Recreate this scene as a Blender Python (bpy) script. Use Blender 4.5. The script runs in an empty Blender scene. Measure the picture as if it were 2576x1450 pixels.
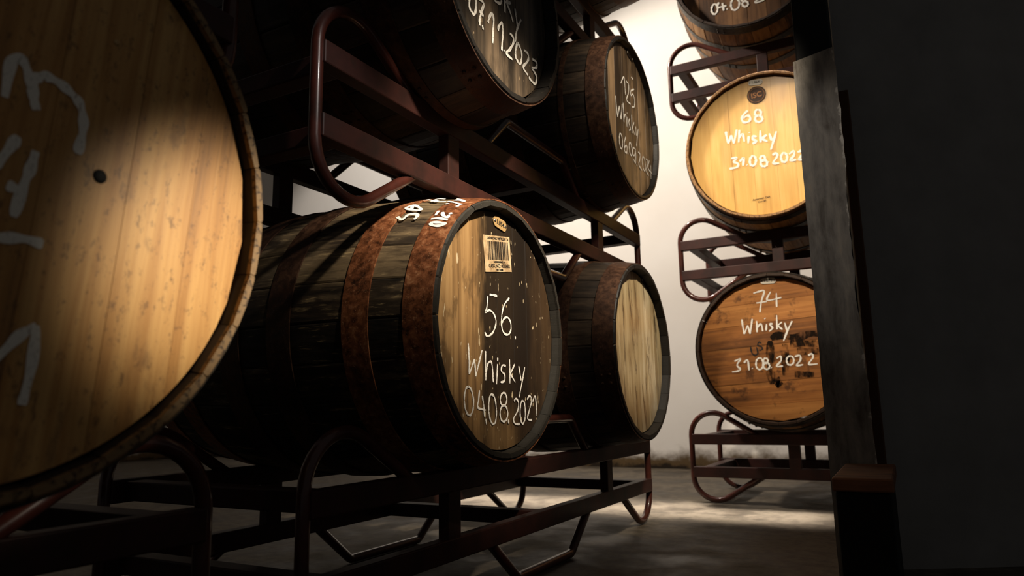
import bpy, bmesh, math, random, json
from mathutils import Vector, Matrix
random.seed(11)
C = bpy.context.scene.collection
S = bpy.context.scene
PI = math.pi
H = 0.436                                   # camera height above the cellar floor

# ------------------------------------------------------------------ camera
cam_d = bpy.data.cameras.new('camera'); cam = bpy.data.objects.new('camera', cam_d); C.objects.link(cam)
F_ = Vector((-0.47244348, 0.86530831, 0.16744757)); R_ = Vector((0.87613021, 0.4817539, -0.01757951)); U_ = Vector((0.09588022, -0.13840054, 0.98572424))
M = Matrix((R_, U_, -F_)).transposed().to_4x4(); M.translation = (0, 0, H)
cam.matrix_world = M
cam_d.sensor_width = 36; cam_d.lens = 1775.36 / 2576 * 36; cam_d.clip_start = 0.02
cam_d.dof.use_dof = True; cam_d.dof.focus_distance = 1.62; cam_d.dof.aperture_fstop = 4.5
S.camera = cam

# ------------------------------------------------------------------ world, lamps, exposure
S.view_settings.view_transform = 'Standard'; S.view_settings.look = 'None'
S.view_settings.exposure = 0.0; S.view_settings.gamma = 1.0; S.view_settings.use_curve_mapping = False
w = bpy.data.worlds.new('cellar_gloom'); S.world = w; w.use_nodes = True
w.node_tree.nodes['Background'].inputs[0].default_value = (1.0, 0.97, 0.93, 1)
w.node_tree.nodes['Background'].inputs[1].default_value = 0.045

def aim(o, loc, tgt):
    o.location = loc
    o.rotation_euler = (Vector(tgt) - Vector(loc)).to_track_quat('-Z', 'Y').to_euler()
def spot(name, loc, tgt, power, half, blend, col=(1, .86, .68), rad=0.03):
    d = bpy.data.lights.new(name, 'SPOT'); d.energy = power; d.spot_size = math.radians(2*half); d.spot_blend = blend
    d.color = col; d.shadow_soft_size = rad
    o = bpy.data.objects.new(name, d); C.objects.link(o); aim(o, loc, tgt); return o
WARM = (1, .87, .69); WHITE = (1, .93, .86)
spot('aisle_spotlight', (0.55, 0.78, 2.05), (-0.80, 1.40, 0.88), 410, 13.0, 1.0, WARM, .05)
spot('added_loop_light', (0.60, 0.62, 1.85), (-0.90, 0.93, 1.01), 60, 6.0, 1.0, WHITE, .035)  # added light, there only to draw a highlight on the end loop
spot('added_barrel_light', (0.50, 0.95, 1.15), (-0.66, 0.545, 0.62), 125, 6.6, 1.0, WARM, .04)  # added light shaping the bright crescent on the large golden head
spot('added_stack_light', (0.10, 1.60, 1.9), (-0.74, 2.28, 0.72), 150, 13, 0.9, WARM)  # unseen source added for the cream head and its neighbours
spot('added_upper_stack_light', (-0.05, 1.50, 2.0), (-0.72, 2.22, 1.47), 62, 17, 0.9, WARM)  # extra light put in to lift the upper right barrel head
spot('back_row_spotlight', (-0.55, 1.0, 2.9), (-0.44, 3.14, 1.25), 340, 13.5, 0.8, WARM)
spot('added_upper_light', (-0.30, 1.0, 2.3), (-0.52, 3.14, 2.45), 14, 8, 1.0, WARM)  # added so the chalk date at the top of the back row reads
spot('added_pillar_light', (-0.62, 1.50, 1.35), (-0.13, 2.0, 1.0), 6, 26, 0.8, WHITE)  # invented source that brightens the pillar's face
spot('wall_lamp', (-2.0, 2.75, 3.0), (-1.15, 4.95, 1.45), 325, 54, 0.4, (1, .89, .77), .08)
spot('added_far_wall_light', (-3.6, 3.3, 3.4), (-4.1, 4.95, 1.9), 110, 36, 0.5, (1, .91, .82), .08)  # added fill for the wall behind the left gap
ad = bpy.data.lights.new('added_gangway_light', 'AREA'); ad.shape = 'RECTANGLE'; ad.size = 1.9; ad.size_y = .42; ad.energy = 13; ad.color = (1, .9, .8); ad.spread = math.radians(6)  # made-up panel laying the bright band on the gangway floor
ao = bpy.data.objects.new('added_gangway_light', ad); C.objects.link(ao); ao.location = (-1.25, 3.05, 3.4)

# ------------------------------------------------------------------ mesh helpers
def mesh_obj(name, vf, m=None, parent=None, smooth=False, loc=(0, 0, 0), rot=(0, 0, 0)):
    me = vf if isinstance(vf, bpy.types.Mesh) else new_mesh(name, vf, m, smooth)
    o = bpy.data.objects.new(name, me); C.objects.link(o)
    if parent: o.parent = parent
    o.location = loc; o.rotation_euler = rot
    return o
def new_mesh(name, vf, m=None, smooth=False):
    me = bpy.data.meshes.new(name)
    if isinstance(vf, bmesh.types.BMesh): vf.to_mesh(me); vf.free()
    else: me.from_pydata([tuple(v) for v in vf[0]], [], vf[1])
    bm = bmesh.new(); bm.from_mesh(me); bmesh.ops.recalc_face_normals(bm, faces=bm.faces); bm.to_mesh(me); bm.free()
    if m: me.materials.append(m)
    if smooth:
        for p in me.polygons: p.use_smooth = True
        me.set_sharp_from_angle(angle=math.radians(38))
    me.update(); return me
def thing(name, label, cat, loc=(0, 0, 0), rz=0, group=None):
    o = bpy.data.objects.new(name, None); C.objects.link(o); o.empty_display_size = .1
    o.location = loc; o.rotation_euler = (0, 0, rz); o['label'] = label; o['category'] = cat
    if group: o['group'] = group
    return o
def structure(name, vf, m):
    o = mesh_obj(name, vf, m); o['kind'] = 'structure'; return o
def box_vf(x0, x1, y0, y1, z0, z1, bev=0.0):
    bm = bmesh.new(); bmesh.ops.create_cube(bm, size=1)
    bmesh.ops.scale(bm, vec=(x1-x0, y1-y0, z1-z0), verts=bm.verts)
    bmesh.ops.translate(bm, vec=((x0+x1)/2, (y0+y1)/2, (z0+z1)/2), verts=bm.verts)
    if bev: bmesh.ops.bevel(bm, geom=bm.edges[:], offset=bev, segments=2, affect='EDGES', profile=.5)
    return bm
def fillet(pts, r, n=8):
    """round the inner corners of a polyline"""
    out = [Vector(pts[0])]
    for a, b, c in zip(pts, pts[1:], pts[2:]):
        a, b, c = Vector(a), Vector(b), Vector(c)
        d1 = (a-b).normalized(); d2 = (c-b).normalized()
        ang = d1.angle(d2); t = min(r/math.tan(ang/2), (a-b).length*.49 if a != Vector(pts[0]) else (a-b).length*.95, (c-b).length*.49 if c != Vector(pts[-1]) else (c-b).length*.95)
        rr = t*math.tan(ang/2); ce = b + (d1+d2).normalized()*(rr/math.sin(ang/2))
        p, q = b+d1*t-ce, b+d2*t-ce; tot = p.angle(q); ax = p.cross(q).normalized()
        for k in range(n+1): out.append(ce + Matrix.Rotation(tot*k/n, 3, ax) @ p)
    out.append(Vector(pts[-1])); return out
def tube_vf(pts, r, n=12):
    pts = [Vector(p) for p in pts]; V = []; Fc = []
    t0 = (pts[1]-pts[0]).normalized(); up = Vector((1, 0, 0)) if abs(t0.x) < .9 else Vector((0, 0, 1))
    for i, p in enumerate(pts):
        t = ((pts[min(i+1, len(pts)-1)]-p).normalized() + (p-pts[max(i-1, 0)]).normalized()).normalized()
        s = t.cross(up).normalized(); u2 = s.cross(t).normalized()
        for k in range(n):
            a = 2*PI*k/n; V.append(p + s*math.cos(a)*r + u2*math.sin(a)*r)
    for i in range(len(pts)-1):
        for k in range(n):
            Fc.append((i*n+k, i*n+(k+1) % n, (i+1)*n+(k+1) % n, (i+1)*n+k))
    Fc.append(tuple(range(n))); Fc.append(tuple(range((len(pts)-1)*n, len(pts)*n)))
    return V, Fc

# ------------------------------------------------------------------ materials
def lin(c):
    f = lambda v: (v/255/12.92 if v/255 <= .04045 else ((v/255+.055)/1.055)**2.4)
    return (f(c[0]), f(c[1]), f(c[2]), 1)
class G:
    def __init__(s, name, rough=.6, spec=.4, metal=0.0):
        s.m = bpy.data.materials.new(name); s.m.use_nodes = True; s.t = s.m.node_tree
        s.b = s.t.nodes['Principled BSDF']; s.b.inputs['Roughness'].default_value = rough
        s.b.inputs['Specular IOR Level'].default_value = spec; s.b.inputs['Metallic'].default_value = metal
    def n(s, ty, out=0, **kw):
        nd = s.t.nodes.new('ShaderNode'+ty)
        for k, v in kw.items():
            if k.startswith('p_'): setattr(nd, k[2:], v)
            else:
                key = int(k[1:]) if k[0] == 'i' and k[1:].isdigit() else k.replace('_', ' ')
                sock = nd.inputs[key]
                if isinstance(v, bpy.types.NodeSocket): s.t.links.new(v, sock)
                else: sock.default_value = v
        return nd.outputs[out]
    def coord(s, obj=None, scale=(1, 1, 1), rot=(0, 0, 0), loc=(0, 0, 0)):
        nd = s.t.nodes.new('ShaderNodeTexCoord')
        if obj is not None: nd.object = obj
        return s.n('Mapping', 0, i0=nd.outputs['Object'], i1=loc, i2=rot, i3=scale)
    def noise(s, vec, scale=5, detail=4, rough=.55, dist=0.0):
        return s.n('TexNoise', 0, Vector=vec, Scale=scale, Detail=detail, Roughness=rough, Distortion=dist)
    def ramp(s, fac, stops):
        nd = s.t.nodes.new('ShaderNodeValToRGB'); s.t.links.new(fac, nd.inputs[0]); e = nd.color_ramp.elements
        while len(e) < len(stops): e.new(.5)
        for q, (p, c) in zip(e, stops):
            q.position = p; q.color = c if len(c) == 4 else lin(c)
        return nd.outputs[0]
    def mix(s, fac, a, b, mode='MIX'):
        nd = s.t.nodes.new('ShaderNodeMix'); nd.data_type = 'RGBA'; nd.blend_type = mode
        for sock, v in ((nd.inputs[0], fac), (nd.inputs[6], a), (nd.inputs[7], b)):
            if isinstance(v, bpy.types.NodeSocket): s.t.links.new(v, sock)
            else: sock.default_value = v if not isinstance(v, tuple) or len(v) == 4 else lin(v)
        return nd.outputs[2]
    def math(s, op, a, b=0.0, c=0.0):
        nd = s.t.nodes.new('ShaderNodeMath'); nd.operation = op
        for i, v in enumerate((a, b, c)):
            if isinstance(v, bpy.types.NodeSocket): s.t.links.new(v, nd.inputs[i])
            else: nd.inputs[i].default_value = v
        return nd.outputs[0]
    def sstep(s, v, a, b):
        return s.n('MapRange', 0, p_interpolation_type='SMOOTHSTEP', Value=v, From_Min=a, From_Max=b)
    def rnd(s): return s.n('ObjectInfo', 5)
    def sep(s, v):
        nd = s.t.nodes.new('ShaderNodeSeparateXYZ'); s.t.links.new(v, nd.inputs[0]); return nd.outputs
    def col(s, c): s.t.links.new(c, s.b.inputs['Base Color'])
    def rough(s, c): s.t.links.new(c, s.b.inputs['Roughness'])
    def bump(s, h, strength=.3, dist=.002):
        s.t.links.new(s.n('Bump', 0, Strength=strength, Distance=dist, Height=h), s.b.inputs['Normal'])
W4 = lambda v: (v, v, v, 1)

def hoop_metal(name, stops, rough=.6, metal=.35, sc=60):
    g = G(name, rough, .4, metal); v = g.coord()
    a = g.noise(v, sc, 6, .65, .4); b = g.noise(v, 9, 3, .5)
    f = g.math('ADD', g.math('MULTIPLY', a, .62), g.math('MULTIPLY', b, .38))
    c = g.ramp(f, stops)
    fl = g.sstep(g.noise(v, sc*2.2, 5, .75, .8), .58, .68)                                  # flaked, brighter scabs
    c = g.mix(g.math('MULTIPLY', fl, .55), c, stops[-1][1])
    g.col(c); g.bump(g.math('ADD', a, fl), .6, .0012)
    g.rough(g.n('MapRange', 0, Value=a, From_Min=.3, From_Max=.7, To_Min=rough-.2, To_Max=rough+.2))
    return g.m
RUST = hoop_metal('rusty_hoop_iron', [(.36, (48, 29, 19)), (.46, (116, 68, 40)), (.55, (154, 94, 58)), (.66, (198, 146, 104))])
BROWN = hoop_metal('brown_hoop_iron', [(.34, (40, 27, 20)), (.5, (72, 47, 33)), (.66, (104, 72, 50))])
STEEL = hoop_metal('dark_hoop_steel', [(.35, (30, 29, 27)), (.5, (52, 47, 41)), (.66, (84, 72, 58))], .45, .6)

def stave_wood(name, dark, mid, light, rough=.65, wear=None, chime=None, rand=.22):
    """grain runs along the barrel (local X)"""
    g = G(name, rough, .35); r = g.rnd()
    off = g.n('CombineXYZ', 0, i0=g.math('MULTIPLY', r, 17.0), i1=g.math('MULTIPLY', r, 31.0), i2=g.math('MULTIPLY', r, 7.0))
    v = g.n('VectorMath', 0, i0=g.coord(scale=(3.5, 60, 60)), i1=off)
    v2 = g.n('VectorMath', 0, i0=g.coord(scale=(9, 24, 24)), i1=off)
    a = g.noise(v, 1, 6, .65, .6); b = g.noise(v2, 1, 4, .6)
    f = g.math('ADD', g.math('ADD', g.math('MULTIPLY', a, .55), g.math('MULTIPLY', b, .4)), g.math('MULTIPLY', g.math('SUBTRACT', r, .45), rand))
    c = g.ramp(f, [(.34, dark), (.5, mid), (.66, light)])
    if wear:
        k = g.math('MULTIPLY', g.sstep(g.noise(v, 2.0, 5, .7), .54, .66), g.sstep(b, .46, .6))
        c = g.mix(g.math('MULTIPLY', k, .6), c, wear)
    if chime:
        ch, spk = chime[:2]; n2 = g.noise(g.coord(), 190, 3, .6)
        cc = g.mix(g.sstep(n2, .67, .75), g.mix(g.noise(g.coord(), 40, 4), tuple(q*.6 for q in ch), ch), spk)
        k = g.sstep(g.math('ADD', g.sep(g.coord())[0], g.math('MULTIPLY', g.math('SUBTRACT', a, .5), .006)), -.036, -.031)
        c = g.mix(k, c, cc)
        if len(chime) > 2:                                                    # paler rim end; chime inside it is darkened, its shade painted in
            e = g.mix(g.sstep(g.noise(g.coord(), 120, 4, .7), .5, .64), chime[2], chime[1])
            c = g.mix(g.sstep(g.sep(g.coord())[0], -.0075, -.006), c, e)
    g.col(c); g.bump(a, .6, .0015); return g.m

def head_wood(name, root, theta, dark, mid, light, rough=.55, contrast=.5, specks=None, blot=None, rand=.25, coat=0.0, hook=None, grain=(60, 60, 2.2)):
    """head boards; grain along the boards (local Z turned by theta); coordinates of the whole barrel"""
    g = G(name, rough, .35)
    v = g.coord(root, rot=(-theta, 0, 0)); r = g.rnd()
    off = g.n('CombineXYZ', 0, i0=g.math('MULTIPLY', r, 13.0), i1=g.math('MULTIPLY', r, 37.0), i2=g.math('MULTIPLY', r, 5.0))
    vg = g.n('VectorMath', 0, i0=g.n('VectorMath', 0, p_operation='MULTIPLY', i0=v, i1=grain), i1=off)
    a = g.noise(vg, 1, 5, .6, .5)
    vb = g.n('VectorMath', 0, i0=g.n('VectorMath', 0, p_operation='MULTIPLY', i0=v, i1=(14, 14, 3.5)), i1=off)
    b = g.noise(vb, 1, 3, .5)
    f = g.math('ADD', g.math('ADD', g.math('MULTIPLY', a, contrast), g.math('MULTIPLY', b, 1-contrast)), g.math('MULTIPLY', g.math('SUBTRACT', r, .5), rand))
    c = g.ramp(f, [(.33, dark), (.5, mid), (.67, light)])
    if blot:
        col, sc, lo, hi, amt = blot
        k = g.sstep(g.noise(g.n('VectorMath', 0, p_operation='MULTIPLY', i0=v, i1=(1, 1, .45)), sc, 5, .62), lo, hi)
        c = g.mix(g.math('MULTIPLY', k, amt), c, col)
    if hook: c = hook(g, g.sep(v), c, v)
    if specks:
        col, sc, th = specks
        k = g.sstep(g.noise(g.n('VectorMath', 0, p_operation='MULTIPLY', i0=v, i1=(1, 1, .35)), sc, 2, .5), th, th+.03)
        c = g.mix(k, c, col)
    g.col(c); g.bump(a, .35, .0012)
    if coat:
        g.b.inputs['Coat Weight'].default_value = coat; g.b.inputs['Coat Roughness'].default_value = .22
    return g.m

def chalk(name='white_chalk', tone=(226, 218, 206), lo=.40, hi=.50):
    g = G(name, .95, .1); v = g.coord(scale=(1, 1, .45))
    g.b.inputs['Base Color'].default_value = lin(tone)
    k = g.sstep(g.noise(v, 420, 3, .7), lo, hi)
    tr = g.t.nodes.new('ShaderNodeBsdfTransparent'); mx = g.t.nodes.new('ShaderNodeMixShader')
    g.t.links.new(k, mx.inputs[0]); g.t.links.new(tr.outputs[0], mx.inputs[1]); g.t.links.new(g.b.outputs[0], mx.inputs[2])
    g.t.links.new(mx.outputs[0], g.t.nodes['Material Output'].inputs[0]); return g.m
CHALK = chalk('white_chalk', (244, 238, 228), .32, .46); SOFT_CHALK = chalk('soft_chalk', (252, 246, 234), .2, .45); FAINT_CHALK = chalk('faint_chalk', (188, 170, 150), .44, .56)
PAINT = chalk('white_paint', (245, 242, 234), .25, .33)
def flat(name, c, rough=.6, metal=0.0, spec=.4):
    g = G(name, rough, spec, metal); v = g.coord()
    g.col(g.mix(g.math('MULTIPLY', g.noise(v, 90, 3), .35), c, tuple(x*.7 for x in c))); return g.m
BRASS = flat('worn_brass', (206, 168, 112), .45, .25); WHITEPLATE = flat('white_enamel', (226, 216, 200), .4)
SCREW = flat('screw_steel', (190, 182, 170), .25, .9); INK = flat('black_ink', (22, 20, 18), .7); DARKPLATE = flat('tarnished_plate', (52, 44, 38), .35, .5)
BRAND = flat('burnt_brand', (58, 34, 16), .7); STENCIL = flat('black_stencil_paint', (30, 22, 16), .7)
def label_paper():
    g = G('stained_label_paper', .6, .3); v = g.coord()
    g.col(g.ramp(g.noise(v, 28, 5, .6), [(.3, (120, 92, 60)), (.5, (196, 166, 126)), (.65, (214, 190, 152))])); return g.m
PAPER = label_paper()
def rack_paint(name, rough, coat, k=1.0):
    g = G(name, rough, .3); v = g.coord()
    a = g.noise(v, 14, 4, .6)
    g.col(g.ramp(a, [(.3, (38*k, 21*k, 17*k)), (.6, (60*k, 30*k, 24*k)), (.75, (48*k, 28*k, 21*k))]))
    g.b.inputs['Coat Weight'].default_value = coat; g.b.inputs['Coat Roughness'].default_value = .08
    g.bump(g.noise(v, 160, 3), .08, .001); return g.m
RACK = rack_paint('oxblood_rail_shaded', .55, .04); TUBE = rack_paint('glossy_oxblood_tube_lit', .34, .5, 1.35)  # one rack paint in two tones: tubes brightened as lit, rails darkened as shaded
def floor_mat():
    g = G('damp_concrete', .7, .3); v = g.coord()
    a = g.noise(v, 4, 6, .6, .3); b = g.noise(v, 22, 5, .65)
    f = g.math('ADD', g.math('MULTIPLY', a, .6), g.math('MULTIPLY', b, .4))
    g.col(g.ramp(f, [(.36, (42, 38, 31)), (.47, (74, 66, 55)), (.56, (100, 91, 78)), (.66, (80, 72, 57))]))
    g.rough(g.n('MapRange', 0, Value=a, From_Min=.35, From_Max=.65, To_Min=.45, To_Max=.85)); g.bump(b, .25, .004); return g.m
def wall_mat():
    g = G('whitewashed_plaster', .9, .2); v = g.coord(); z = g.sep(v)[2]
    a = g.noise(v, 1.4, 4, .55); b = g.noise(g.coord(scale=(1, 1, 1.3)), 7, 6, .62)
    c = g.ramp(a, [(.3, (232, 226, 218)), (.7, (244, 240, 234))])
    k = g.math('ADD', z, g.math('MULTIPLY', g.math('SUBTRACT', b, .5), -.2))           # damp, dirty foot of the wall
    c = g.mix(g.sstep(k, .16, .05), c, (92, 74, 50)); c = g.mix(g.sstep(k, .035, .0), c, (40, 32, 24))
    g.col(c); g.bump(b, .15, .004); return g.m
def dark_mat(name, c, rough=.8):
    g = G(name, rough, .25); v = g.coord(); a = g.noise(v, 6, 5, .6)
    g.col(g.mix(a, tuple(x*.75 for x in c), c)); return g.m

# ------------------------------------------------------------------ the cellar shell
structure('floor', box_vf(-6.5, 3.0, -2.5, 5.05, -.12, 0), floor_mat())
structure('wall_back', box_vf(-6.5, 3.0, 4.95, 5.1, -.1, 5.2), wall_mat())
structure('wall_left', box_vf(-6.62, -6.5, -2.5, 5.1, -.1, 5.2), wall_mat())
structure('added_wall_right', box_vf(0, 3.0, 0, .05, 0, 5.2), dark_mat('added_partition_grey', (150, 147, 144)))  # added sheet standing in for plain darkness at the right
bpy.data.objects['added_wall_right'].location = (-.085, 2.17, 0); bpy.data.objects['added_wall_right'].rotation_euler = (0, 0, math.radians(31))  # turned so the lamps only graze the added sheet
structure('trim_1', box_vf(-.083, -.058, 2.135, 2.168, 0, 1.32, .003), dark_mat('dark_brown_trim', (96, 62, 40)))

# ------------------------------------------------------------------ barrels
def stroke_vf(strokes, width, place, samples=5):
    """flat ribbons along hand-drawn strokes; place(u, v) gives the point on the surface"""
    V = []; Fc = []
    def cr(p0, p1, p2, p3, t):
        return tuple(.5*((2*b)+(-a+c)*t+(2*a-5*b+4*c-d)*t*t+(-a+3*b-3*c+d)*t**3) for a, b, c, d in zip(p0, p1, p2, p3))
    for st in strokes:
        P = [tuple(p) for p in st]
        if len(P) > 2:
            Q = [P[0]]+P+[P[-1]]; path = []
            for i in range(1, len(Q)-2):
                for k in range(samples): path.append(cr(Q[i-1], Q[i], Q[i+1], Q[i+2], k/samples))
            path.append(P[-1])
        else: path = [tuple(P[0][i]+(P[1][i]-P[0][i])*k/4 for i in (0, 1)) for k in range(5)]
        n0 = len(V); L = len(path); ph = random.random()*6
        for i, p in enumerate(path):
            a = path[max(i-1, 0)]; b = path[min(i+1, L-1)]
            dx, dy = b[0]-a[0], b[1]-a[1]; l = math.hypot(dx, dy) or 1
            end = .72 if i in (0, L-1) else 1
            hw = width*.5*end*(1+.22*math.sin(ph+i*.9))
            V.append(place(p[0]-dy/l*hw, p[1]+dx/l*hw)); V.append(place(p[0]+dy/l*hw, p[1]-dx/l*hw))
        for i in range(L-1): Fc.append((n0+2*i, n0+2*i+1, n0+2*i+3, n0+2*i+2))
    return V, Fc

def text_mesh(txt, size, m, bold=0.0):
    cu = bpy.data.curves.new('lettering', 'FONT'); cu.body = txt; cu.size = size; cu.align_x = 'CENTER'; cu.align_y = 'CENTER'; cu.offset = bold; cu.resolution_u = 3
    o = bpy.data.objects.new('lettering', cu); C.objects.link(o); dg = bpy.context.evaluated_depsgraph_get()
    me = bpy.data.meshes.new_from_object(o.evaluated_get(dg)); bpy.data.objects.remove(o); bpy.data.curves.remove(cu)
    me.materials.clear(); me.materials.append(m)
    me.transform(Matrix(((0, 0, 1, 0), (1, 0, 0, 0), (0, 1, 0, 0), (0, 0, 0, 1))))       # stand it up: reads along local Y, up is Z, faces +X
    return me

class Barrel:
    """local frame: head looks along +X, rim at x=0 of the axis, body runs to -X; the root sits under the belly"""
    seam = .0011
    def __init__(s, name, label, head, R, Rb, L, rz, stave_m, head_m, hoop_ms, hoops, theta=0, nst=24, boards=8, recess=.03, chime=.02, group=None, roll=0.0, rivet_angle=200):
        s.R, s.Rb, s.L, s.rec = R, Rb, L, recess
        off = Vector((L/2, 0, Rb)); s.off = off
        wl = Vector(head) + Vector((0, 0, H)) - Matrix.Rotation(rz, 3, 'Z') @ off
        s.root = thing(name, label, 'barrel', wl, rz, group)
        hm = head_m(s.root, theta) if callable(head_m) else head_m
        s.hm = hm; s.theta = theta
        r = s.r
        # staves
        h = PI/nst; xs = [0, -.006, -recess, -.10*L, -.2*L, -.35*L, -.5*L, -.65*L, -.8*L, -.9*L, -L+recess, -L+.006, -L]
        V = []; Fc = []; K = 7
        for i, x in enumerate(xs):
            e = .003 if i in (0, len(xs)-1) else 0
            ro = r(x)-e; ri = ro-(chime*.62-e if i in (0, len(xs)-1) else chime if i in (2, len(xs)-3) else chime*.68 if i in (1, len(xs)-2) else chime+.002)
            for a, rad in ((-h*.985, ro-.0016), (-h*.9, ro), (0, ro), (h*.9, ro), (h*.985, ro-.0016), (h*.985, ri), (-h*.985, ri)):
                V.append((x, math.sin(a)*rad, math.cos(a)*rad))
        for i in range(len(xs)-1):
            for k in range(K): Fc.append((i*K+k, i*K+(k+1) % K, (i+1)*K+(k+1) % K, (i+1)*K+k))
        Fc.append(tuple(range(K))); Fc.append(tuple(range((len(xs)-1)*K, len(xs)*K)))
        sm = new_mesh('stave', (V, Fc), stave_m)
        for k in range(nst):
            o = mesh_obj('stave', sm, parent=s.root, rot=(-(2*PI*(k+.5)/nst)+roll, 0, 0)); j = random.uniform(-.0008, .0008)
            a = 2*PI*(k+.5)/nst-roll; o.location = off + Vector((random.uniform(-.0012, .0006), math.sin(a)*j, math.cos(a)*j))
        # head boards
        rh = R - chime - .0005; s.rh = rh
        ws = [random.uniform(.8, 1.2) for _ in range(boards)]; tot = sum(ws); e = [-rh]
        for q in ws: e.append(e[-1]+2*rh*q/tot)
        e[-1] = rh
        for a, b in zip(e, e[1:]):
            mesh_obj('head_board', s.board(a, b, rh), hm, s.root, loc=off+Vector((-recess+random.uniform(-.0006, .0006), 0, 0)), rot=(theta, 0, 0))
        mesh_obj('rear_head', s.disc(rh), hm, s.root, loc=off+Vector((-L+recess, 0, 0)))
        # hoops
        for (x0, x1), m in zip(hoops, hoop_ms):
            hp = mesh_obj('hoop', s.ring(x0, x1, .0032), m, s.root, True, loc=off)
            bm = bmesh.new()
            for t in (.3, .7):
                for da in (0, 5):
                    x = x0+(x1-x0)*t; A = math.radians(rivet_angle+da)
                    bmesh.ops.create_icosphere(bm, subdivisions=1, radius=.0052, matrix=Matrix.Translation((x, math.sin(A)*(r(x)+.003), math.cos(A)*(r(x)+.003))))
            mesh_obj('rivet', bm, m, hp, True)
    def r(s, x):
        t = min(max(-x/s.L, 0), 1); return s.R+(s.Rb-s.R)*(1-(2*t-1)**2)
    def board(s, a, b, rh):
        n = 7; up = []; 
        for i in range(n+1):
            y = a+(b-a)*i/n; up.append((y, math.sqrt(max(rh*rh-y*y, 0))))
        out = up + [(y, -z) for y, z in reversed(up)]
        # drop doubled points at a pointed end
        o2 = []
        for p in out:
            if not o2 or math.hypot(p[0]-o2[-1][0], p[1]-o2[-1][1]) > 1e-5: o2.append(p)
        if math.hypot(o2[0][0]-o2[-1][0], o2[0][1]-o2[-1][1]) < 1e-5: o2.pop()
        m = (a+b)/2; hw = (b-a)/2; k = 1-s.seam/hw; N = len(o2)
        V = [(-.022, y, z) for y, z in o2]+[(-.0018, m+(y-m)*(1-.0003/hw), z) for y, z in o2]+[(0, m+(y-m)*k, z*.998) for y, z in o2]
        Fc = [tuple(range(2*N, 3*N)), tuple(range(N))]
        for l in (0, 1):
            for i in range(N): Fc.append((l*N+i, l*N+(i+1) % N, (l+1)*N+(i+1) % N, (l+1)*N+i))
        return V, Fc
    def disc(s, rh):
        n = 40; V = [(x, math.sin(2*PI*k/n)*rh, math.cos(2*PI*k/n)*rh) for x in (0, .02) for k in range(n)]
        Fc = [tuple(range(n)), tuple(range(n, 2*n))]+[(k, (k+1) % n, n+(k+1) % n, n+k) for k in range(n)]
        return V, Fc
    def ring(s, x0, x1, th, n=72):
        V = []; Fc = []; prof = [(x0, .0003), (x0, th), ((x0+x1)/2, th+.0002), (x1, th), (x1, .0003)]
        for k in range(n):
            a = 2*PI*k/n
            for x, d in prof: V.append((x, math.sin(a)*(s.r(x)+d), math.cos(a)*(s.r(x)+d)))
        K = len(prof)
        for k in range(n):
            for j in range(K): Fc.append((k*K+j, k*K+(j+1) % K, ((k+1) % n)*K+(j+1) % K, ((k+1) % n)*K+j))
        return V, Fc
    def face(s, u, v, d=.0012): return (s.off.x-s.rec+d, s.off.y+u, s.off.z+v)
    def write(s, strokes, width, m, name='chalk_writing', label=None, d=.0012):
        V, Fc = [], []
        for i, q in enumerate(strokes):                                     # each stroke a hair above the one before
            v2, f2 = stroke_vf([[(p[0]/1000, p[1]/1000) for p in q]], width, lambda u, v: s.face(u, v, d+i*3e-5))
            n0 = len(V); V += v2; Fc += [tuple(k+n0 for k in f) for f in f2]
        o = mesh_obj(name, (V, Fc), m, s.root); o['kind'] = 'stuff'
        if label: o['label'] = label
        return o
    def plate(s, u, v, w, h, tilt, m, txt, ink, label, name='number_plate', screws=True, corner=.45):
        n = 5; r = h*corner; pts = []
        for cx, cy, a0 in ((w/2-r, h/2-r, 0), (-w/2+r, h/2-r, 90), (-w/2+r, -h/2+r, 180), (w/2-r, -h/2+r, 270)):
            for k in range(n+1): a = math.radians(a0+90*k/n); pts.append((cx+r*math.cos(a), cy+r*math.sin(a)))
        N = len(pts); V = [(x, y, z) for x in (0, .0016) for y, z in pts]
        Fc = [tuple(range(N)), tuple(range(N, 2*N))]+[(k, (k+1) % N, N+(k+1) % N, N+k) for k in range(N)]
        o = mesh_obj(name, (V, Fc), m, s.root, loc=s.face(u, v, .001), rot=(tilt, 0, 0)); o['label'] = label
        if txt:
            t = mesh_obj('lettering', text_mesh(txt, h*.62, ink, .0004), parent=o, loc=(.0022, 0, 0))
        if screws:
            for sy in (-1, 1):
                bm = bmesh.new(); bmesh.ops.create_uvsphere(bm, u_segments=10, v_segments=6, radius=.0042)
                bmesh.ops.scale(bm, vec=(.6, 1, 1), verts=bm.verts)
                mesh_obj('screw', bm, SCREW, o, True, loc=(.0016, sy*(w/2-.006), 0))
        return o
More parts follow.
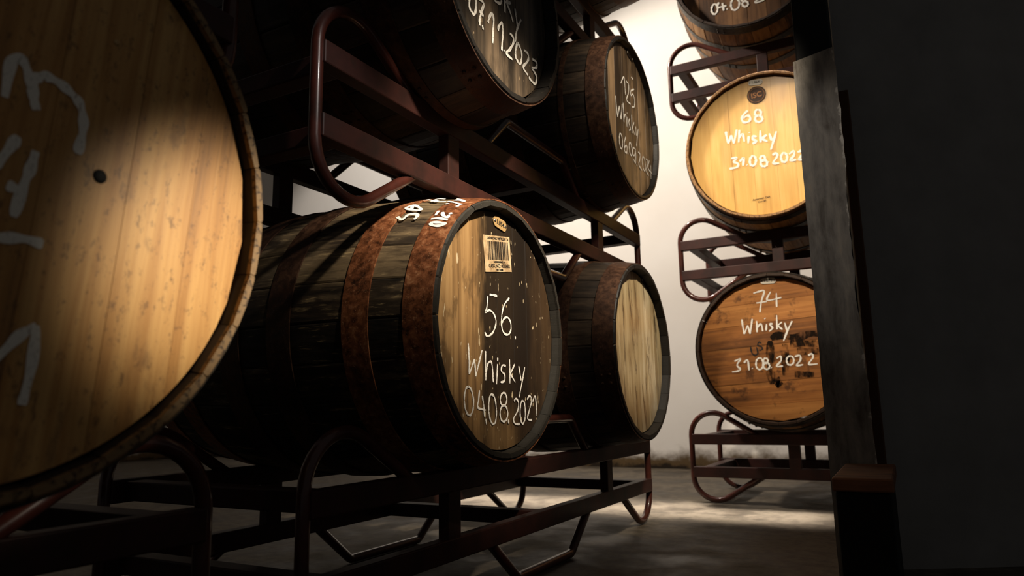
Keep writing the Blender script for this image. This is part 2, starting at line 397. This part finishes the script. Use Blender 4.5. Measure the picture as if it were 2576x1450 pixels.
TR = json.loads('''{"b56":[[[-47,72],[-32,73],[-13,73]],[[-55,67],[-60,41],[-66,30],[-48,37],[-29,30],[-20,15],[-25,0],[-38,-14],[-59,-22],[-70,-14]],[[44,76],[21,59],[8,36],[5,9],[14,-8],[35,-11],[49,2],[47,20],[33,29],[16,24],[8,14]],[[69,-12],[71,-19]],[[-138,-43],[-135,-73],[-135,-107]],[[-135,-107],[-123,-90],[-113,-75]],[[-113,-75],[-111,-92],[-109,-111]],[[-109,-111],[-96,-83],[-82,-54]],[[-68,-55],[-68,-86],[-68,-119]],[[-67,-106],[-59,-83],[-45,-77],[-39,-91],[-36,-122]],[[-15,-67],[-16,-75]],[[-17,-81],[-19,-105],[-22,-126]],[[21,-84],[6,-83],[0,-95],[15,-104],[13,-118],[-4,-121]],[[39,-68],[40,-94],[39,-123]],[[63,-78],[41,-102]],[[42,-101],[65,-120]],[[83,-81],[89,-99],[94,-115]],[[114,-82],[98,-119],[82,-154]],[[-140,-133],[-130,-137],[-123,-148],[-119,-163],[-121,-178],[-127,-188],[-135,-192],[-145,-187],[-152,-176],[-155,-161],[-153,-147],[-147,-136],[-138,-133]],[[-95,-140],[-99,-160],[-102,-176],[-71,-182]],[[-84,-152],[-78,-174],[-75,-196]],[[-71,-200],[-68,-212]],[[-44,-148],[-35,-152],[-28,-164],[-25,-181],[-26,-197],[-31,-209],[-40,-212],[-48,-207],[-55,-195],[-58,-178],[-56,-163],[-51,-151],[-43,-148]],[[8,-144],[16,-146],[21,-152],[23,-159],[20,-166],[14,-172],[6,-173],[-1,-171],[-6,-165],[-7,-158],[-4,-151],[2,-146],[9,-144]],[[9,-172],[18,-175],[24,-182],[26,-191],[23,-200],[16,-206],[7,-208],[-2,-205],[-7,-198],[-9,-189],[-6,-180],[1,-174],[10,-172]],[[28,-204],[30,-213]],[[57,-163],[66,-157],[78,-166],[74,-184],[53,-203],[61,-214],[83,-215]],[[99,-162],[106,-165],[110,-175],[111,-189],[109,-203],[103,-212],[96,-215],[90,-210],[86,-200],[85,-186],[88,-173],[93,-164],[100,-162]],[[121,-159],[136,-150],[145,-162],[132,-184],[122,-204],[145,-208]],[[150,-164],[165,-152],[171,-199]]],"b07":[[[-13,-42],[0,-42],[15,-36],[21,-24]],[[35,-9],[36,-29],[37,-49]],[[43,-17],[62,-33],[77,-54]],[[39,-21],[66,-8]],[[59,2],[43,-15]],[[88,-11],[93,-31],[99,-51]],[[120,-25],[101,-54],[92,-75],[86,-100]],[[-122,-90],[-125,-109],[-122,-122],[-112,-126],[-104,-126],[-97,-109],[-97,-88],[-102,-78]],[[-84,-77],[-63,-78],[-73,-103],[-82,-130],[-80,-141]],[[-82,-107],[-73,-107],[-65,-111]],[[-70,-135],[-67,-144]],[[-44,-116],[-40,-102],[-26,-83],[-19,-95],[-22,-125],[-25,-157]],[[2,-113],[4,-102],[20,-84],[24,-103],[21,-127],[17,-156]],[[26,-150],[30,-152]],[[58,-93],[72,-93],[78,-102],[70,-118],[56,-136],[39,-153],[69,-155]],[[97,-97],[110,-105],[118,-116],[117,-133],[108,-149],[95,-147],[86,-141],[87,-122],[97,-97]],[[131,-102],[150,-102],[156,-111],[146,-128],[125,-151],[149,-161]],[[177,-106],[197,-104],[203,-111],[196,-121],[174,-132],[184,-136],[199,-145],[195,-161],[188,-169],[172,-169],[155,-165]]],"b125":[[[-77,107],[-57,132],[-40,144],[-36,112],[-33,82]],[[-20,138],[4,135],[0,104],[-24,66],[17,66]],[[38,178],[59,178]],[[65,142],[27,120],[26,103],[49,116],[65,101],[58,73],[31,61]],[[-138,36],[-134,0],[-127,-35]],[[-127,-35],[-105,13]],[[-105,13],[-99,-12],[-93,-32]],[[-93,-32],[-82,2],[-75,31]],[[-64,39],[-64,5],[-64,-32]],[[-62,-18],[-50,2],[-39,-3],[-36,-37]],[[-28,18],[-26,14]],[[-24,3],[-25,-38]],[[0,5],[-14,-13],[2,-32],[-15,-44]],[[22,28],[19,-8],[17,-44]],[[45,8],[20,-24]],[[23,-20],[46,-40]],[[61,-2],[62,-20],[65,-37]],[[88,-2],[74,-38],[60,-78]],[[-107,-87],[-99,-88],[-93,-96],[-90,-109],[-91,-123],[-97,-135],[-104,-141],[-112,-139],[-118,-131],[-121,-118],[-119,-103],[-114,-92],[-106,-87]],[[-54,-82],[-73,-111],[-71,-138],[-53,-138],[-45,-117],[-57,-113],[-71,-126]],[[-42,-134],[-39,-140]],[[-12,-88],[-5,-88],[2,-95],[6,-106],[6,-118],[2,-128],[-5,-133],[-12,-132],[-19,-125],[-22,-114],[-22,-102],[-18,-92],[-11,-87]],[[44,-95],[22,-96],[10,-119],[28,-123],[44,-104]],[[45,-92],[45,-123],[38,-147],[19,-138]],[[51,-148],[54,-154]],[[73,-96],[95,-96],[89,-118],[75,-142],[108,-154]],[[129,-95],[139,-96],[147,-103],[151,-116],[151,-130],[146,-141],[138,-147],[129,-145],[121,-137],[117,-125],[117,-111],[123,-100],[131,-95]],[[160,-94],[182,-95],[174,-117],[157,-140],[187,-152]],[[204,-87],[182,-122],[225,-131]],[[219,-101],[213,-156]]],"b68":[[[-49,173],[-69,158],[-78,139],[-69,121],[-48,121],[-41,137],[-52,150],[-72,141]],[[-5,167],[1,163],[5,157],[7,149],[4,142],[-1,138],[-8,138],[-14,142],[-19,148],[-19,156],[-17,163],[-11,167],[-4,166]],[[-4,139],[3,135],[8,128],[10,120],[7,113],[1,109],[-7,109],[-15,113],[-20,120],[-21,128],[-18,135],[-11,139],[-3,139]],[[-152,94],[-149,64],[-143,36]],[[-143,36],[-129,72]],[[-129,72],[-120,31]],[[-120,31],[-103,94]],[[-92,90],[-99,31]],[[-96,51],[-80,67],[-74,30]],[[-54,52],[-58,19]],[[-50,69],[-50,66]],[[-20,42],[-36,47],[-37,34],[-22,22],[-40,13]],[[-3,68],[-5,12]],[[23,42],[-3,28]],[[-1,30],[24,10]],[[34,46],[42,11]],[[64,50],[50,11],[35,-30]],[[-137,-37],[-113,-40],[-126,-55],[-109,-67],[-115,-83],[-147,-84]],[[-100,-59],[-83,-44],[-88,-82]],[[-71,-79],[-69,-82]],[[-41,-44],[-35,-49],[-31,-59],[-31,-70],[-35,-81],[-41,-87],[-48,-88],[-54,-83],[-57,-73],[-57,-61],[-53,-51],[-47,-45],[-40,-44]],[[-1,-51],[4,-54],[7,-59],[8,-65],[6,-71],[2,-74],[-3,-75],[-8,-72],[-11,-67],[-12,-60],[-10,-55],[-6,-52],[0,-52]],[[3,-71],[9,-74],[14,-81],[15,-89],[13,-96],[7,-100],[0,-100],[-7,-97],[-11,-90],[-12,-82],[-9,-75],[-3,-71],[4,-71]],[[19,-82],[21,-86]],[[40,-56],[55,-49],[59,-65],[40,-92],[65,-98]],[[88,-55],[94,-59],[98,-68],[99,-79],[96,-89],[91,-95],[84,-96],[78,-92],[75,-83],[74,-72],[77,-62],[83,-56],[89,-56]],[[108,-65],[126,-55],[128,-72],[110,-94],[135,-94]],[[142,-62],[160,-60],[163,-74],[144,-96],[168,-96]]],"b74":[[[-65,245],[-43,250],[-19,251],[-34,207],[-44,159]],[[-56,201],[-12,204]],[[7,245],[-10,209],[49,216]],[[30,237],[27,177]],[[-122,134],[-120,102],[-116,69]],[[-116,69],[-99,106]],[[-99,106],[-91,68]],[[-91,68],[-78,133]],[[-60,122],[-62,73]],[[-60,92],[-43,108],[-38,76]],[[-20,106],[-24,78]],[[-26,132],[-24,129]],[[5,105],[-8,104],[3,87],[-12,74]],[[24,141],[21,80]],[[43,110],[23,95]],[[23,97],[43,78]],[[54,106],[60,73]],[[84,111],[62,70],[43,28]],[[-166,-48],[-140,-39],[-156,-65],[-143,-83],[-155,-91],[-179,-94]],[[-126,-57],[-110,-45],[-107,-90]],[[-94,-81],[-92,-84]],[[-60,-39],[-52,-42],[-48,-52],[-47,-65],[-50,-77],[-56,-86],[-64,-88],[-71,-84],[-76,-74],[-76,-61],[-73,-49],[-66,-41],[-58,-39]],[[-34,-41],[-30,-43],[-27,-47],[-26,-53],[-28,-58],[-32,-62],[-37,-63],[-41,-61],[-44,-57],[-45,-51],[-43,-46],[-39,-42],[-34,-42]],[[-32,-60],[-26,-62],[-22,-68],[-21,-75],[-23,-82],[-28,-87],[-35,-88],[-41,-85],[-45,-80],[-46,-73],[-43,-66],[-38,-61],[-31,-60]],[[-15,-81],[-13,-83]],[[10,-44],[26,-36],[27,-54],[7,-77],[33,-77]],[[65,-36],[72,-39],[77,-47],[78,-56],[75,-66],[69,-72],[61,-74],[54,-71],[50,-63],[49,-53],[52,-44],[59,-38],[66,-36]],[[83,-40],[103,-36],[104,-55],[87,-77],[113,-75]],[[136,-38],[150,-31],[153,-48],[135,-74],[169,-74]]],"b04":[[[-149,-172],[-143,-178],[-139,-190],[-139,-203],[-143,-215],[-150,-222],[-157,-222],[-163,-215],[-167,-204],[-166,-190],[-162,-178],[-155,-172],[-148,-172]],[[-131,-169],[-136,-181],[-137,-194],[-118,-195],[-97,-197]],[[-115,-178],[-113,-198],[-111,-218]],[[-95,-211],[-96,-217]],[[-52,-174],[-44,-182],[-39,-196],[-40,-211],[-46,-223],[-56,-229],[-66,-228],[-74,-219],[-77,-205],[-76,-190],[-70,-178],[-60,-172],[-50,-175]],[[-12,-200],[-6,-204],[-2,-210],[-1,-218],[-3,-224],[-8,-227],[-15,-227],[-21,-223],[-25,-216],[-26,-209],[-23,-203],[-18,-199],[-11,-200]],[[-18,-176],[-13,-179],[-10,-184],[-9,-190],[-11,-196],[-15,-198],[-20,-198],[-25,-194],[-29,-189],[-30,-183],[-27,-178],[-23,-176],[-17,-176]],[[22,-183],[50,-187],[56,-203],[31,-216],[43,-223],[72,-218]]],"big":[[[48,53],[44,66],[44,80],[48,86],[54,89],[66,87],[78,81],[86,74],[91,60],[91,43],[88,23]],[[21,55],[23,88],[29,97],[36,90],[42,75],[47,55]],[[51,14],[48,-4],[44,-20],[38,-52]],[[30,-24],[38,-26],[46,-28]],[[35,23],[30,11],[19,-11]],[[11,-76],[29,-73],[48,-70],[65,-72]],[[27,-181],[39,-174],[53,-157],[66,-147]],[[66,-147],[65,-183],[60,-218]]],"side56":[[[-146,-43.6],[-130,-45.8],[-125,-44.4],[-123,-42.2],[-113,-41.7],[-102,-42.0],[-96,-44.2],[-99,-46.0]],[[-149,-36.3],[-142,-32.5],[-122,-34.7],[-103,-38.2],[-122,-38.2],[-149,-36.3]],[[-142,-32.5],[-126,-38.3]],[[-141,-24.7],[-128,-24.8]],[[-136,-23.2],[-107,-26.5],[-96,-25.3]],[[-108,-26.9],[-94,-27.7]],[[-108,-28.1],[-111,-21.9],[-89,-23.0]],[[-102,-28.2],[-71,-28.1]],[[-54,-48.6],[-45,-50.2],[-29,-50.5],[-19,-49.4],[-28,-48.6],[-47,-48.1],[-54,-48.6]],[[-59,-45.8],[-42,-45.3],[-19,-46.6]],[[-55,-43.2],[-57,-39.2]],[[-45,-40.4],[-36,-43.3],[-23,-44.6],[-25,-42.6]],[[-27,-41.4],[-19,-41.6]],[[-62,-31.7],[-54,-31.2]],[[-68,-27.8],[-48,-29.3],[-21,-32.5]],[[-30,-34.4],[-22,-34.2]],[[-58,-23.8],[-23,-28.4]],[[-59,-25.5],[-31,-26.0]],[[-64,-21.3],[-28,-27.1]]]}''')
def hoops_for(L, spec):
    return [(-a, -b) for a, b in spec]+[(-L+b, -L+a) for a, b in reversed(spec)]
LW = 0                                    # left row: heads look along +X
BW = -PI/2                                # back row: heads look along -Y

TAR = ((58, 54, 47), (150, 138, 116))
OLD = stave_wood('weathered_grey_brown_staves', (24, 20, 15), (58, 47, 35), (126, 107, 80), .66, (196, 170, 124), TAR, .3)
BLACKENED = stave_wood('blackened_staves', (30, 24, 19), (52, 42, 33), (84, 69, 54), .55, None, ((34, 30, 26), (120, 108, 88)))
YOUNG = stave_wood('pale_oak_staves', (138, 100, 60), (186, 146, 94), (214, 178, 124), .6, None, ((92, 60, 32), (70, 46, 28), (168, 124, 76)))
YOUNG_DARK = stave_wood('brown_oak_staves', (70, 48, 28), (120, 84, 50), (150, 112, 70), .6, None, ((64, 44, 28), (150, 110, 70)))
GREYRIM = stave_wood('grey_brown_oak_staves', (66, 50, 33), (132, 106, 72), (176, 148, 108), .6, None, ((46, 32, 20), (60, 44, 30), (140, 112, 76)))

# --- cask 56, the hero
def hook56(g, xyz, c, v):
    y, z = xyz[1], xyz[2]
    wob = g.math('MULTIPLY', g.math('SUBTRACT', g.noise(g.n('VectorMath', 0, p_operation='MULTIPLY', i0=v, i1=(1, 1, .25)), 24, 4, .6), .5), .13)
    yy = g.math('ADD', y, wob)
    band = g.math('MULTIPLY', g.sstep(yy, -.125, -.06), g.sstep(yy, .235, .12))
    low = g.sstep(g.math('ADD', z, wob), .07, .20)                 # the leak fades out towards the bottom boards
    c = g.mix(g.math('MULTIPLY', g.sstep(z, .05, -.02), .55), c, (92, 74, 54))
    k = g.math('MULTIPLY', band, g.math('ADD', g.math('MULTIPLY', low, .55), .42))
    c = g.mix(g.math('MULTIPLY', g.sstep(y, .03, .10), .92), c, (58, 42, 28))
    return g.mix(k, c, (30, 23, 17))
b56 = Barrel('whisky_barrel', 'dark rusty-hooped barrel marked 56 with a barcode label on its head', (-.768, 1.387, .178), .29, .332, .89, LW,
    OLD, lambda r, t: head_wood('stained_head_56', r, t, (96, 70, 44), (160, 124, 80), (186, 150, 102), .5, .6, ((206, 186, 150), 105, .69), ((66, 50, 34), 24, .52, .66, .6), .16, 0, hook56),
    [RUST, RUST, BROWN, BROWN, RUST, RUST], hoops_for(.89, ((.004, .066), (.143, .204), (.337, .402))), 0, 24, 8, .022, .02, rivet_angle=2)
b56.write(TR['b56'], .0047, CHALK)
sd = [[(p[0]/1000, p[1]) for p in q] for q in TR['side56']]
def on_side(x, deg):
    a = math.radians(deg); rr = b56.r(x)+.0046; return (b56.off.x+x, b56.off.y+math.sin(a)*rr, b56.off.z+math.cos(a)*rr)
V, Fc = [], []
for q in sd:                                # painted marks: widen in metres along the hoop, so work on (x, arc length)
    arc = [(p[0], math.radians(p[1])*.305) for p in q]
    v2, f2 = stroke_vf([arc], .0075, lambda u, t: on_side(u, math.degrees(t/.305))); n0 = len(V); V += v2; Fc += [tuple(i+n0 for i in f) for f in f2]
o = mesh_obj('painted_marks', (V, Fc), PAINT, b56.root); o['label'] = 'white painted characters across the two front hoops'; o['kind'] = 'stuff'
b56.plate(.003, .246, .060, .026, -.12, BRASS, '1.054', INK, 'brass plate stamped 1.054')
# barcode label, slightly crooked
lb = mesh_obj('paper_label', ([(0, -.061, .208-.176), (0, .061, .227-.176), (0, .070, .144-.176), (0, -.051, .125-.176), (.0006, -.061, .032), (.0006, .061, .051), (.0006, .070, -.032), (.0006, -.051, -.051)],
    [(0, 1, 2, 3), (4, 5, 6, 7), (0, 1, 5, 4), (1, 2, 6, 5), (2, 3, 7, 6), (3, 0, 4, 7)]), PAPER, b56.root, loc=b56.face(-.013, .172, .001)); lb['label'] = 'stained paper label with a barcode'
lx = lambda a, b: (.0011, -.0545+.119*a+.008*(1-b), .041-.083*(1-b)+.018*(a-.5)*1.0)
V, Fc = [], []
rb = random.Random(5); q = .1
while q < .88:
    wd = rb.choice((.006, .006, .012, .02)); n0 = len(V)
    V += [lx(q, .86), lx(q+wd, .86), lx(q+wd, .34), lx(q, .34)]; Fc.append((n0, n0+1, n0+2, n0+3)); q += wd+rb.choice((.007, .007, .012, .018))
mesh_obj('barcode', (V, Fc), INK, lb)
for txt, b, sz in (('LAPHROAIG DISTILLERY 20', .935, .0082), ('L4000005000682 LA', .285, .0062), ('CASK NO: 0000682', .17, .0118), ('NOT 0008', .065, .007)):
    mesh_obj('lettering', text_mesh(txt, sz, INK, .0002), parent=lb, loc=lx(.5, b), rot=(math.radians(8.5), 0, 0))

# --- the pale head beside it
def hook_pale(g, xyz, c, v):
    k = g.sstep(g.noise(g.n('VectorMath', 0, p_operation='MULTIPLY', i0=v, i1=(1, 1, .12)), 26, 6, .75, .5), .535, .60)
    c = g.mix(g.math('MULTIPLY', k, .85), c, (58, 42, 26))
    n2 = g.noise(g.n('VectorMath', 0, p_operation='MULTIPLY', i0=v, i1=(1, 1, .3)), 14, 5, .7)
    c = g.mix(g.math('MULTIPLY', g.sstep(n2, .50, .62), .5), c, (122, 92, 56))
    low = g.sstep(g.math('ADD', xyz[2], g.math('MULTIPLY', g.math('SUBTRACT', n2, .5), .3)), .24, .10)
    return g.mix(g.math('MULTIPLY', low, .6), c, (84, 62, 38))
pale = Barrel('whisky_barrel', 'barrel with a peeling cream-painted head, no writing, beside barrel 56', (-.74, 2.276, .18), .29, .332, .89, LW,
    BLACKENED, lambda r, t: head_wood('peeling_cream_head', r, t, (150, 126, 88), (196, 174, 132), (232, 216, 182), .3, .5, None, None, .12, .5, hook_pale),
    [BROWN]*6, hoops_for(.89, ((.004, .066), (.143, .204), (.337, .402))), 0, 24, 7, .028, .021, rivet_angle=-112)
pale.plate(.102, .246, .06, .026, -.3, DARKPLATE, None, None, 'small dark metal plate with two screws')

# --- 125
b125 = Barrel('whisky_barrel', 'dark brown barrel marked 125, upper right of the left-hand stack', (-.737, 2.274, .995), .283, .325, .88, LW,
    BLACKENED, lambda r, t: head_wood('brown_head_125', r, t, (48, 38, 29), (94, 76, 56), (156, 128, 96), .5, .5, None, ((40, 30, 22), 12, .5, .62, .6), .38),
    [BROWN]*6, hoops_for(.88, ((.003, .064), (.138, .155), (.30, .36))), math.radians(-2), 24, 7, .02, .014)
b125.write(TR['b125'], .0055, CHALK)
b125.plate(.034, .259, .064, .026, -.1, DARKPLATE, None, None, 'small dark metal plate with two screws')
# --- 07.11.2023
b07 = Barrel('whisky_barrel', 'blackened barrel dated 07.11.2023 above barrel 56', (-.72, 1.328, .984), .283, .325, .88, LW,
    BLACKENED, lambda r, t: head_wood('blackened_head', r, t, (38, 33, 28), (72, 62, 51), (120, 102, 82), .42, .5, ((150, 130, 104), 90, .70), ((30, 25, 20), 9, .45, .6, .7), .3),
    [BROWN]*6, hoops_for(.88, ((.003, .064), (.14, .20), (.33, .39))), 0, 22, 6, .032, .021)
b07.write(TR['b07'], .0072, CHALK)
# --- third tier of the left stack
top2 = Barrel('whisky_barrel', 'unlit barrel on the topmost rack above barrel 125', (-.74, 2.27, 1.775), .283, .325, .88, LW, BLACKENED,
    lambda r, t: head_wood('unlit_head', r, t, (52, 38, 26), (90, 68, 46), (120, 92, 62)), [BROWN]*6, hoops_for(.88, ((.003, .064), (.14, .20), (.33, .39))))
# --- the big one at the left edge
def hook_big(g, xyz, c, v):
    k = g.sstep(g.noise(g.n('VectorMath', 0, p_operation='MULTIPLY', i0=v, i1=(1, 1, .5)), 105, 5, .8), .545, .66)
    return g.mix(g.math('MULTIPLY', k, .6), c, (84, 54, 28))
Barrel.seam = .00025
big = Barrel('whisky_barrel', 'large golden oak barrel head filling the left edge, chalk partly cut off', (-.666, .284, .228), .307, .352, .92, LW,
    GREYRIM, lambda r, t: head_wood('golden_head', r, t, (122, 80, 36), (188, 134, 68), (220, 170, 100), .5, .6, None, ((96, 62, 32), 26, .57, .7, .45), .1, .15, hook_big),
    [STEEL]*6, hoops_for(.92, ((.012, .05), (.14, .18), (.32, .36))), math.radians(-5), 28, 7, .017, .017)
big.write(TR['big'], .009, SOFT_CHALK)
for u, v, rr, m, nm in ((.112, .007, .0072, INK, 'tap_hole'), (.118, .154, .0032, BRASS, 'brass_nail')):
    bm = bmesh.new(); bmesh.ops.create_uvsphere(bm, u_segments=14, v_segments=8, radius=rr); bmesh.ops.scale(bm, vec=(.35, 1, 1), verts=bm.verts)
    mesh_obj(nm, bm, m, big.root, True, loc=big.face(u, v, .0006))
bigtop = Barrel('whisky_barrel', 'unlit barrel on the rack above the large golden barrel', (-.69, .30, 1.075), .304, .352, .92, LW, BLACKENED,
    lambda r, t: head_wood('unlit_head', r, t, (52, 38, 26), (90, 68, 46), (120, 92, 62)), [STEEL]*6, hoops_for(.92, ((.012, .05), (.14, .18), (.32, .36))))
# --- back row
Barrel.seam = .00025
def hook68(g, xyz, c, v):
    y, z = xyz[1], xyz[2]
    return g.mix(g.math('MULTIPLY', g.sstep(g.noise(g.n('VectorMath', 0, p_operation='MULTIPLY', i0=v, i1=(1, 1, .2)), 11, 3, .5), .52, .62), .35), c, (176, 118, 48))
HB = ((.002, .05), (.15, .19), (.33, .37))
b68 = Barrel('whisky_barrel', 'bright yellow oak barrel marked 68 in the back row', (-.447, 3.14, 1.133), .336, .376, .95, BW,
    YOUNG, lambda r, t: head_wood('bright_oak_head', r, t, (214, 160, 78), (232, 180, 94), (242, 198, 118), .5, .5, None, None, .03, .15, hook68),
    [STEEL]*6, hoops_for(.95, ((.03, .07), (.17, .21), (.33, .37))), 0, 28, 7, .022, .018)
b68.write(TR['b68'], .0095, SOFT_CHALK)
b68.plate(-.007, .298, .062, .026, -.09, WHITEPLATE, '1.064', INK, 'white oval plate stamped 1.064')
V = []; n = 32
for ring in range(2):
    for k in range(n): V.append((0, .041*math.sin(2*PI*k/n), .041*math.cos(2*PI*k/n)))
em = mesh_obj('branded_emblem', (V[:n], [tuple(range(n))]), BRAND, b68.root, loc=b68.face(-.007, .238, .0012)); em['label'] = 'round dark brand with the letters ISC'
mesh_obj('emblem_ring', stroke_vf([[(.034*math.sin(2*PI*k/24), .034*math.cos(2*PI*k/24)) for k in range(25)]], .002, lambda u, v: (.0008, u, v), 2), flat('pale_brand_line', (150, 96, 46)), em)
mesh_obj('lettering', text_mesh('ISC', .034, flat('pale_brand_letter', (160, 104, 52)), .0006), parent=em, loc=(.0008, 0, -.001), rot=(.09, 0, 0))
for txt, u, v, sz in (('American Oak', -.021, -.243, .0125), ('Char #3', -.019, -.257, .0105)):
    mesh_obj('lettering', text_mesh(txt, sz, BRAND, .0002), parent=b68.root, loc=b68.face(u, v, .0013), rot=(.07, 0, 0))
def hook74(g, xyz, c, v):
    return g.mix(g.math('MULTIPLY', g.sstep(g.noise(v, 13, 5, .65), .55, .66), .7), c, (66, 38, 16))
Barrel.seam = .0007
b74 = Barrel('whisky_barrel', 'orange-brown barrel marked 74 with smeared black stencil, bottom of the back row', (-.472, 3.166, .232), .325, .366, .95, BW,
    YOUNG_DARK, lambda r, t: head_wood('brown_oak_head', r, t, (112, 68, 30), (168, 106, 50), (204, 138, 72), .55, .5, None, ((80, 46, 20), 8, .5, .65, .5), .2, 0, hook74),
    [STEEL]*6, hoops_for(.95, HB), math.radians(-86.5), 28, 7, .026, .018)
def smear(name, tone):
    m = chalk(name, tone, .34, .62)
    for nd in m.node_tree.nodes:
        if nd.type == 'TEX_NOISE': nd.inputs['Scale'].default_value = 34
    return m
pm = lambda x, y: (((x/2.197+1640)-1917)/.545, -((y/2.197+640)-876)/.545)        # rough smear outlines on the head, in mm
sm = [[(600, 470), (640, 455), (720, 470), (800, 455), (900, 470)], [(690, 500), (800, 505), (910, 515)], [(720, 540), (820, 545), (910, 550)], [(595, 480), (590, 560), (585, 640), (590, 700)], [(665, 500), (662, 570), (655, 660)],
      [(830, 570), (850, 640), (855, 700), (845, 760)], [(700, 655), (790, 660)], [(610, 670), (625, 700), (610, 690)]]
b74.write([[pm(*p) for p in q] for q in sm], .030, smear('smeared_stencil_paint', (30, 21, 14)), 'stencil_remains', 'smeared black remains of stencilled letters', .0008)
b74.write([[pm(*p) for p in q] for q in ([(497, 505), (500, 535), (515, 550), (530, 540), (526, 508)], [(552, 490), (540, 484), (533, 498), (552, 508), (552, 522), (538, 526)])], .006, STENCIL, 'stencil_letters', None, .001)
b74.write(TR['b74'], .0068, SOFT_CHALK)
b74.plate(0, .2935, .064, .026, -.03, WHITEPLATE, '1.070', INK, 'white oval plate stamped 1.070')
b04 = Barrel('whisky_barrel', 'shadowed barrel dated 04.08 at the top of the back row', (-.46, 3.15, 2.045), .335, .378, .95, BW,
    YOUNG_DARK, lambda r, t: head_wood('dark_oak_head', r, t, (66, 44, 26), (104, 72, 44), (136, 98, 62), .6, .4, None, ((56, 38, 24), 9, .48, .62, .6), .3),
    [STEEL]*6, hoops_for(.95, HB), 0, 28, 8, .026, .018)
b04.write(TR['b04'], .0085, SOFT_CHALK)

# ------------------------------------------------------------------ racks: front and back frame of square rail, bent-tube ends, tent-shaped middles, cross tubes
def make_rack(label, loc, rz, hl=.91, depth=.55, group=None):
    t = thing('barrel_rack', label, 'rack', loc, rz, group)
    tr = .0125; zl, zu, hh = .135, .28, .0235
    for x, fn in ((0, 'front'), (-depth, 'rear')):
        for z in (zl, zu):
            mesh_obj('rail', box_vf(x-.016, x+.016, -hl+.004, hl-.004, z-hh, z+hh, .003), RACK, t)
        for sy in (-1, 1):
            p = [(x, sy*(hl-.30), zl-.012), (x, sy*hl, -.068), (x, sy*hl, 2*.2075+.062), (x, sy*(hl-.30), zu+.012)]
            mesh_obj('end_loop', tube_vf(fillet(p, .1, 10), tr), TUBE, t, True)
            mesh_obj('post', box_vf(x-.014, x+.014, sy*.47-.024, sy*.47+.024, zl+hh-.002, zu-hh+.002, .002), RACK, t)
        up = fillet([(x, -.305, zu+.012), (x, -.185, .402), (x, .185, .402), (x, .305, zu+.012)], .03, 5)
        dn = fillet([(x, -.305, zl-.012), (x, -.165, .013), (x, .165, .013), (x, .305, zl-.012)], .03, 5)
        mesh_obj('cradle_hump', tube_vf(up, tr), TUBE, t, True); mesh_obj('stacking_foot', tube_vf(dn, tr), TUBE, t, True)
    for y in (-hl+.055, 0, hl-.055):
        for z in (zl, zu):
            mesh_obj('cross_tube', box_vf(-depth+.014, -.014, y-.0225, y+.0225, z-hh+.004, z+hh-.004, .003), RACK, t)
    return t
YA = 1.815
make_rack('oxblood rack on the floor under barrel 56 and the cream-headed barrel', (-.9, YA, 0), 0)
make_rack('oxblood tube rack resting on barrel 56, its bent end loop in front', (-.9, YA, .821), 0)
make_rack('oxblood rack above barrels 07.11.2023 and 125', (-.9, YA, 1.611), 0)
make_rack('unlit rack on the floor under the large golden barrel', (-.9, -.2, 0), 0)
make_rack('rack on top of the large golden barrel, only a glint of its loop lit', (-.9, -.2, .905), 0)
XB = -.875+.91
make_rack('dark rack on the floor under barrel 74', (XB, 3.3, 0), BW)
make_rack('dark tube rack between barrel 74 and barrel 68', (XB, 3.3, .905), BW)
make_rack('dark tube rack between barrel 68 and the 04.08 barrel', (XB, 3.3, 1.805), BW)

# ------------------------------------------------------------------ pillar and block in the right foreground
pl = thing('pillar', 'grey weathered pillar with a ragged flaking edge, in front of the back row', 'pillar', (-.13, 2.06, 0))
core = dark_mat('painted_shade_black', (24, 23, 22), .8)  # near-black tone with shade painted in, for post and block sides
mesh_obj('post', box_vf(-.047, .044, -.045, .06, 0, 4.4, .004), core, pl)  # black post stands for the unlit pillar above the slanted facing
def clad():
    g = G('grey_scabbed_facing', .75, .3); v = g.coord(scale=(1, 1, .35)); a = g.noise(v, 26, 6, .65, .3); b = g.noise(g.coord(scale=(40, 40, 3)), 1, 4, .6)
    f = g.math('ADD', g.math('MULTIPLY', a, .6), g.math('MULTIPLY', b, .4))
    g.col(g.ramp(f, [(.36, (84, 76, 68)), (.5, (126, 120, 112)), (.62, (150, 142, 130)), (.7, (164, 138, 112))])); 
    e = g.math('ADD', g.sep(g.coord())[0], g.math('MULTIPLY', g.math('SUBTRACT', g.noise(g.coord(), 30, 4, .6), .5), .05))
    c = g.b.inputs['Base Color'].links[0].from_socket
    g.col(g.mix(g.sstep(e, .050, .056), c, (190, 182, 170))); g.bump(a, .5, .004); return g.m
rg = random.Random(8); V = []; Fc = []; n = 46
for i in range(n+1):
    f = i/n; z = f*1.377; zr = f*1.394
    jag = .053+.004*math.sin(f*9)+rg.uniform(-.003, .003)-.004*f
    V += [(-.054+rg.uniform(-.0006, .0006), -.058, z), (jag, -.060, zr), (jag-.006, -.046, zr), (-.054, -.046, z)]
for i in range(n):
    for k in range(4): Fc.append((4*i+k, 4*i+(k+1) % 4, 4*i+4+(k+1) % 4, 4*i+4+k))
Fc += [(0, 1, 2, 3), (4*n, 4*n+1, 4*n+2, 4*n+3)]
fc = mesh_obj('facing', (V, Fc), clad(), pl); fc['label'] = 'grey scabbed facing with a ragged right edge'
bw = stave_wood('rough_brown_timber', (74, 46, 28), (120, 76, 46), (150, 98, 62), .7)
bl = thing('wooden_block', 'brown timber block standing on the floor in front of the pillar', 'block', (-.09, 1.77, 0))
mesh_obj('body', box_vf(-.05, .05, -.18, .18, .0, .26, .006), core, bl)  # sides coloured near-black for shade, since only the top catches light
mesh_obj('top_board', box_vf(-.054, .056, -.186, .186, .26, .287, .004), bw, bl)
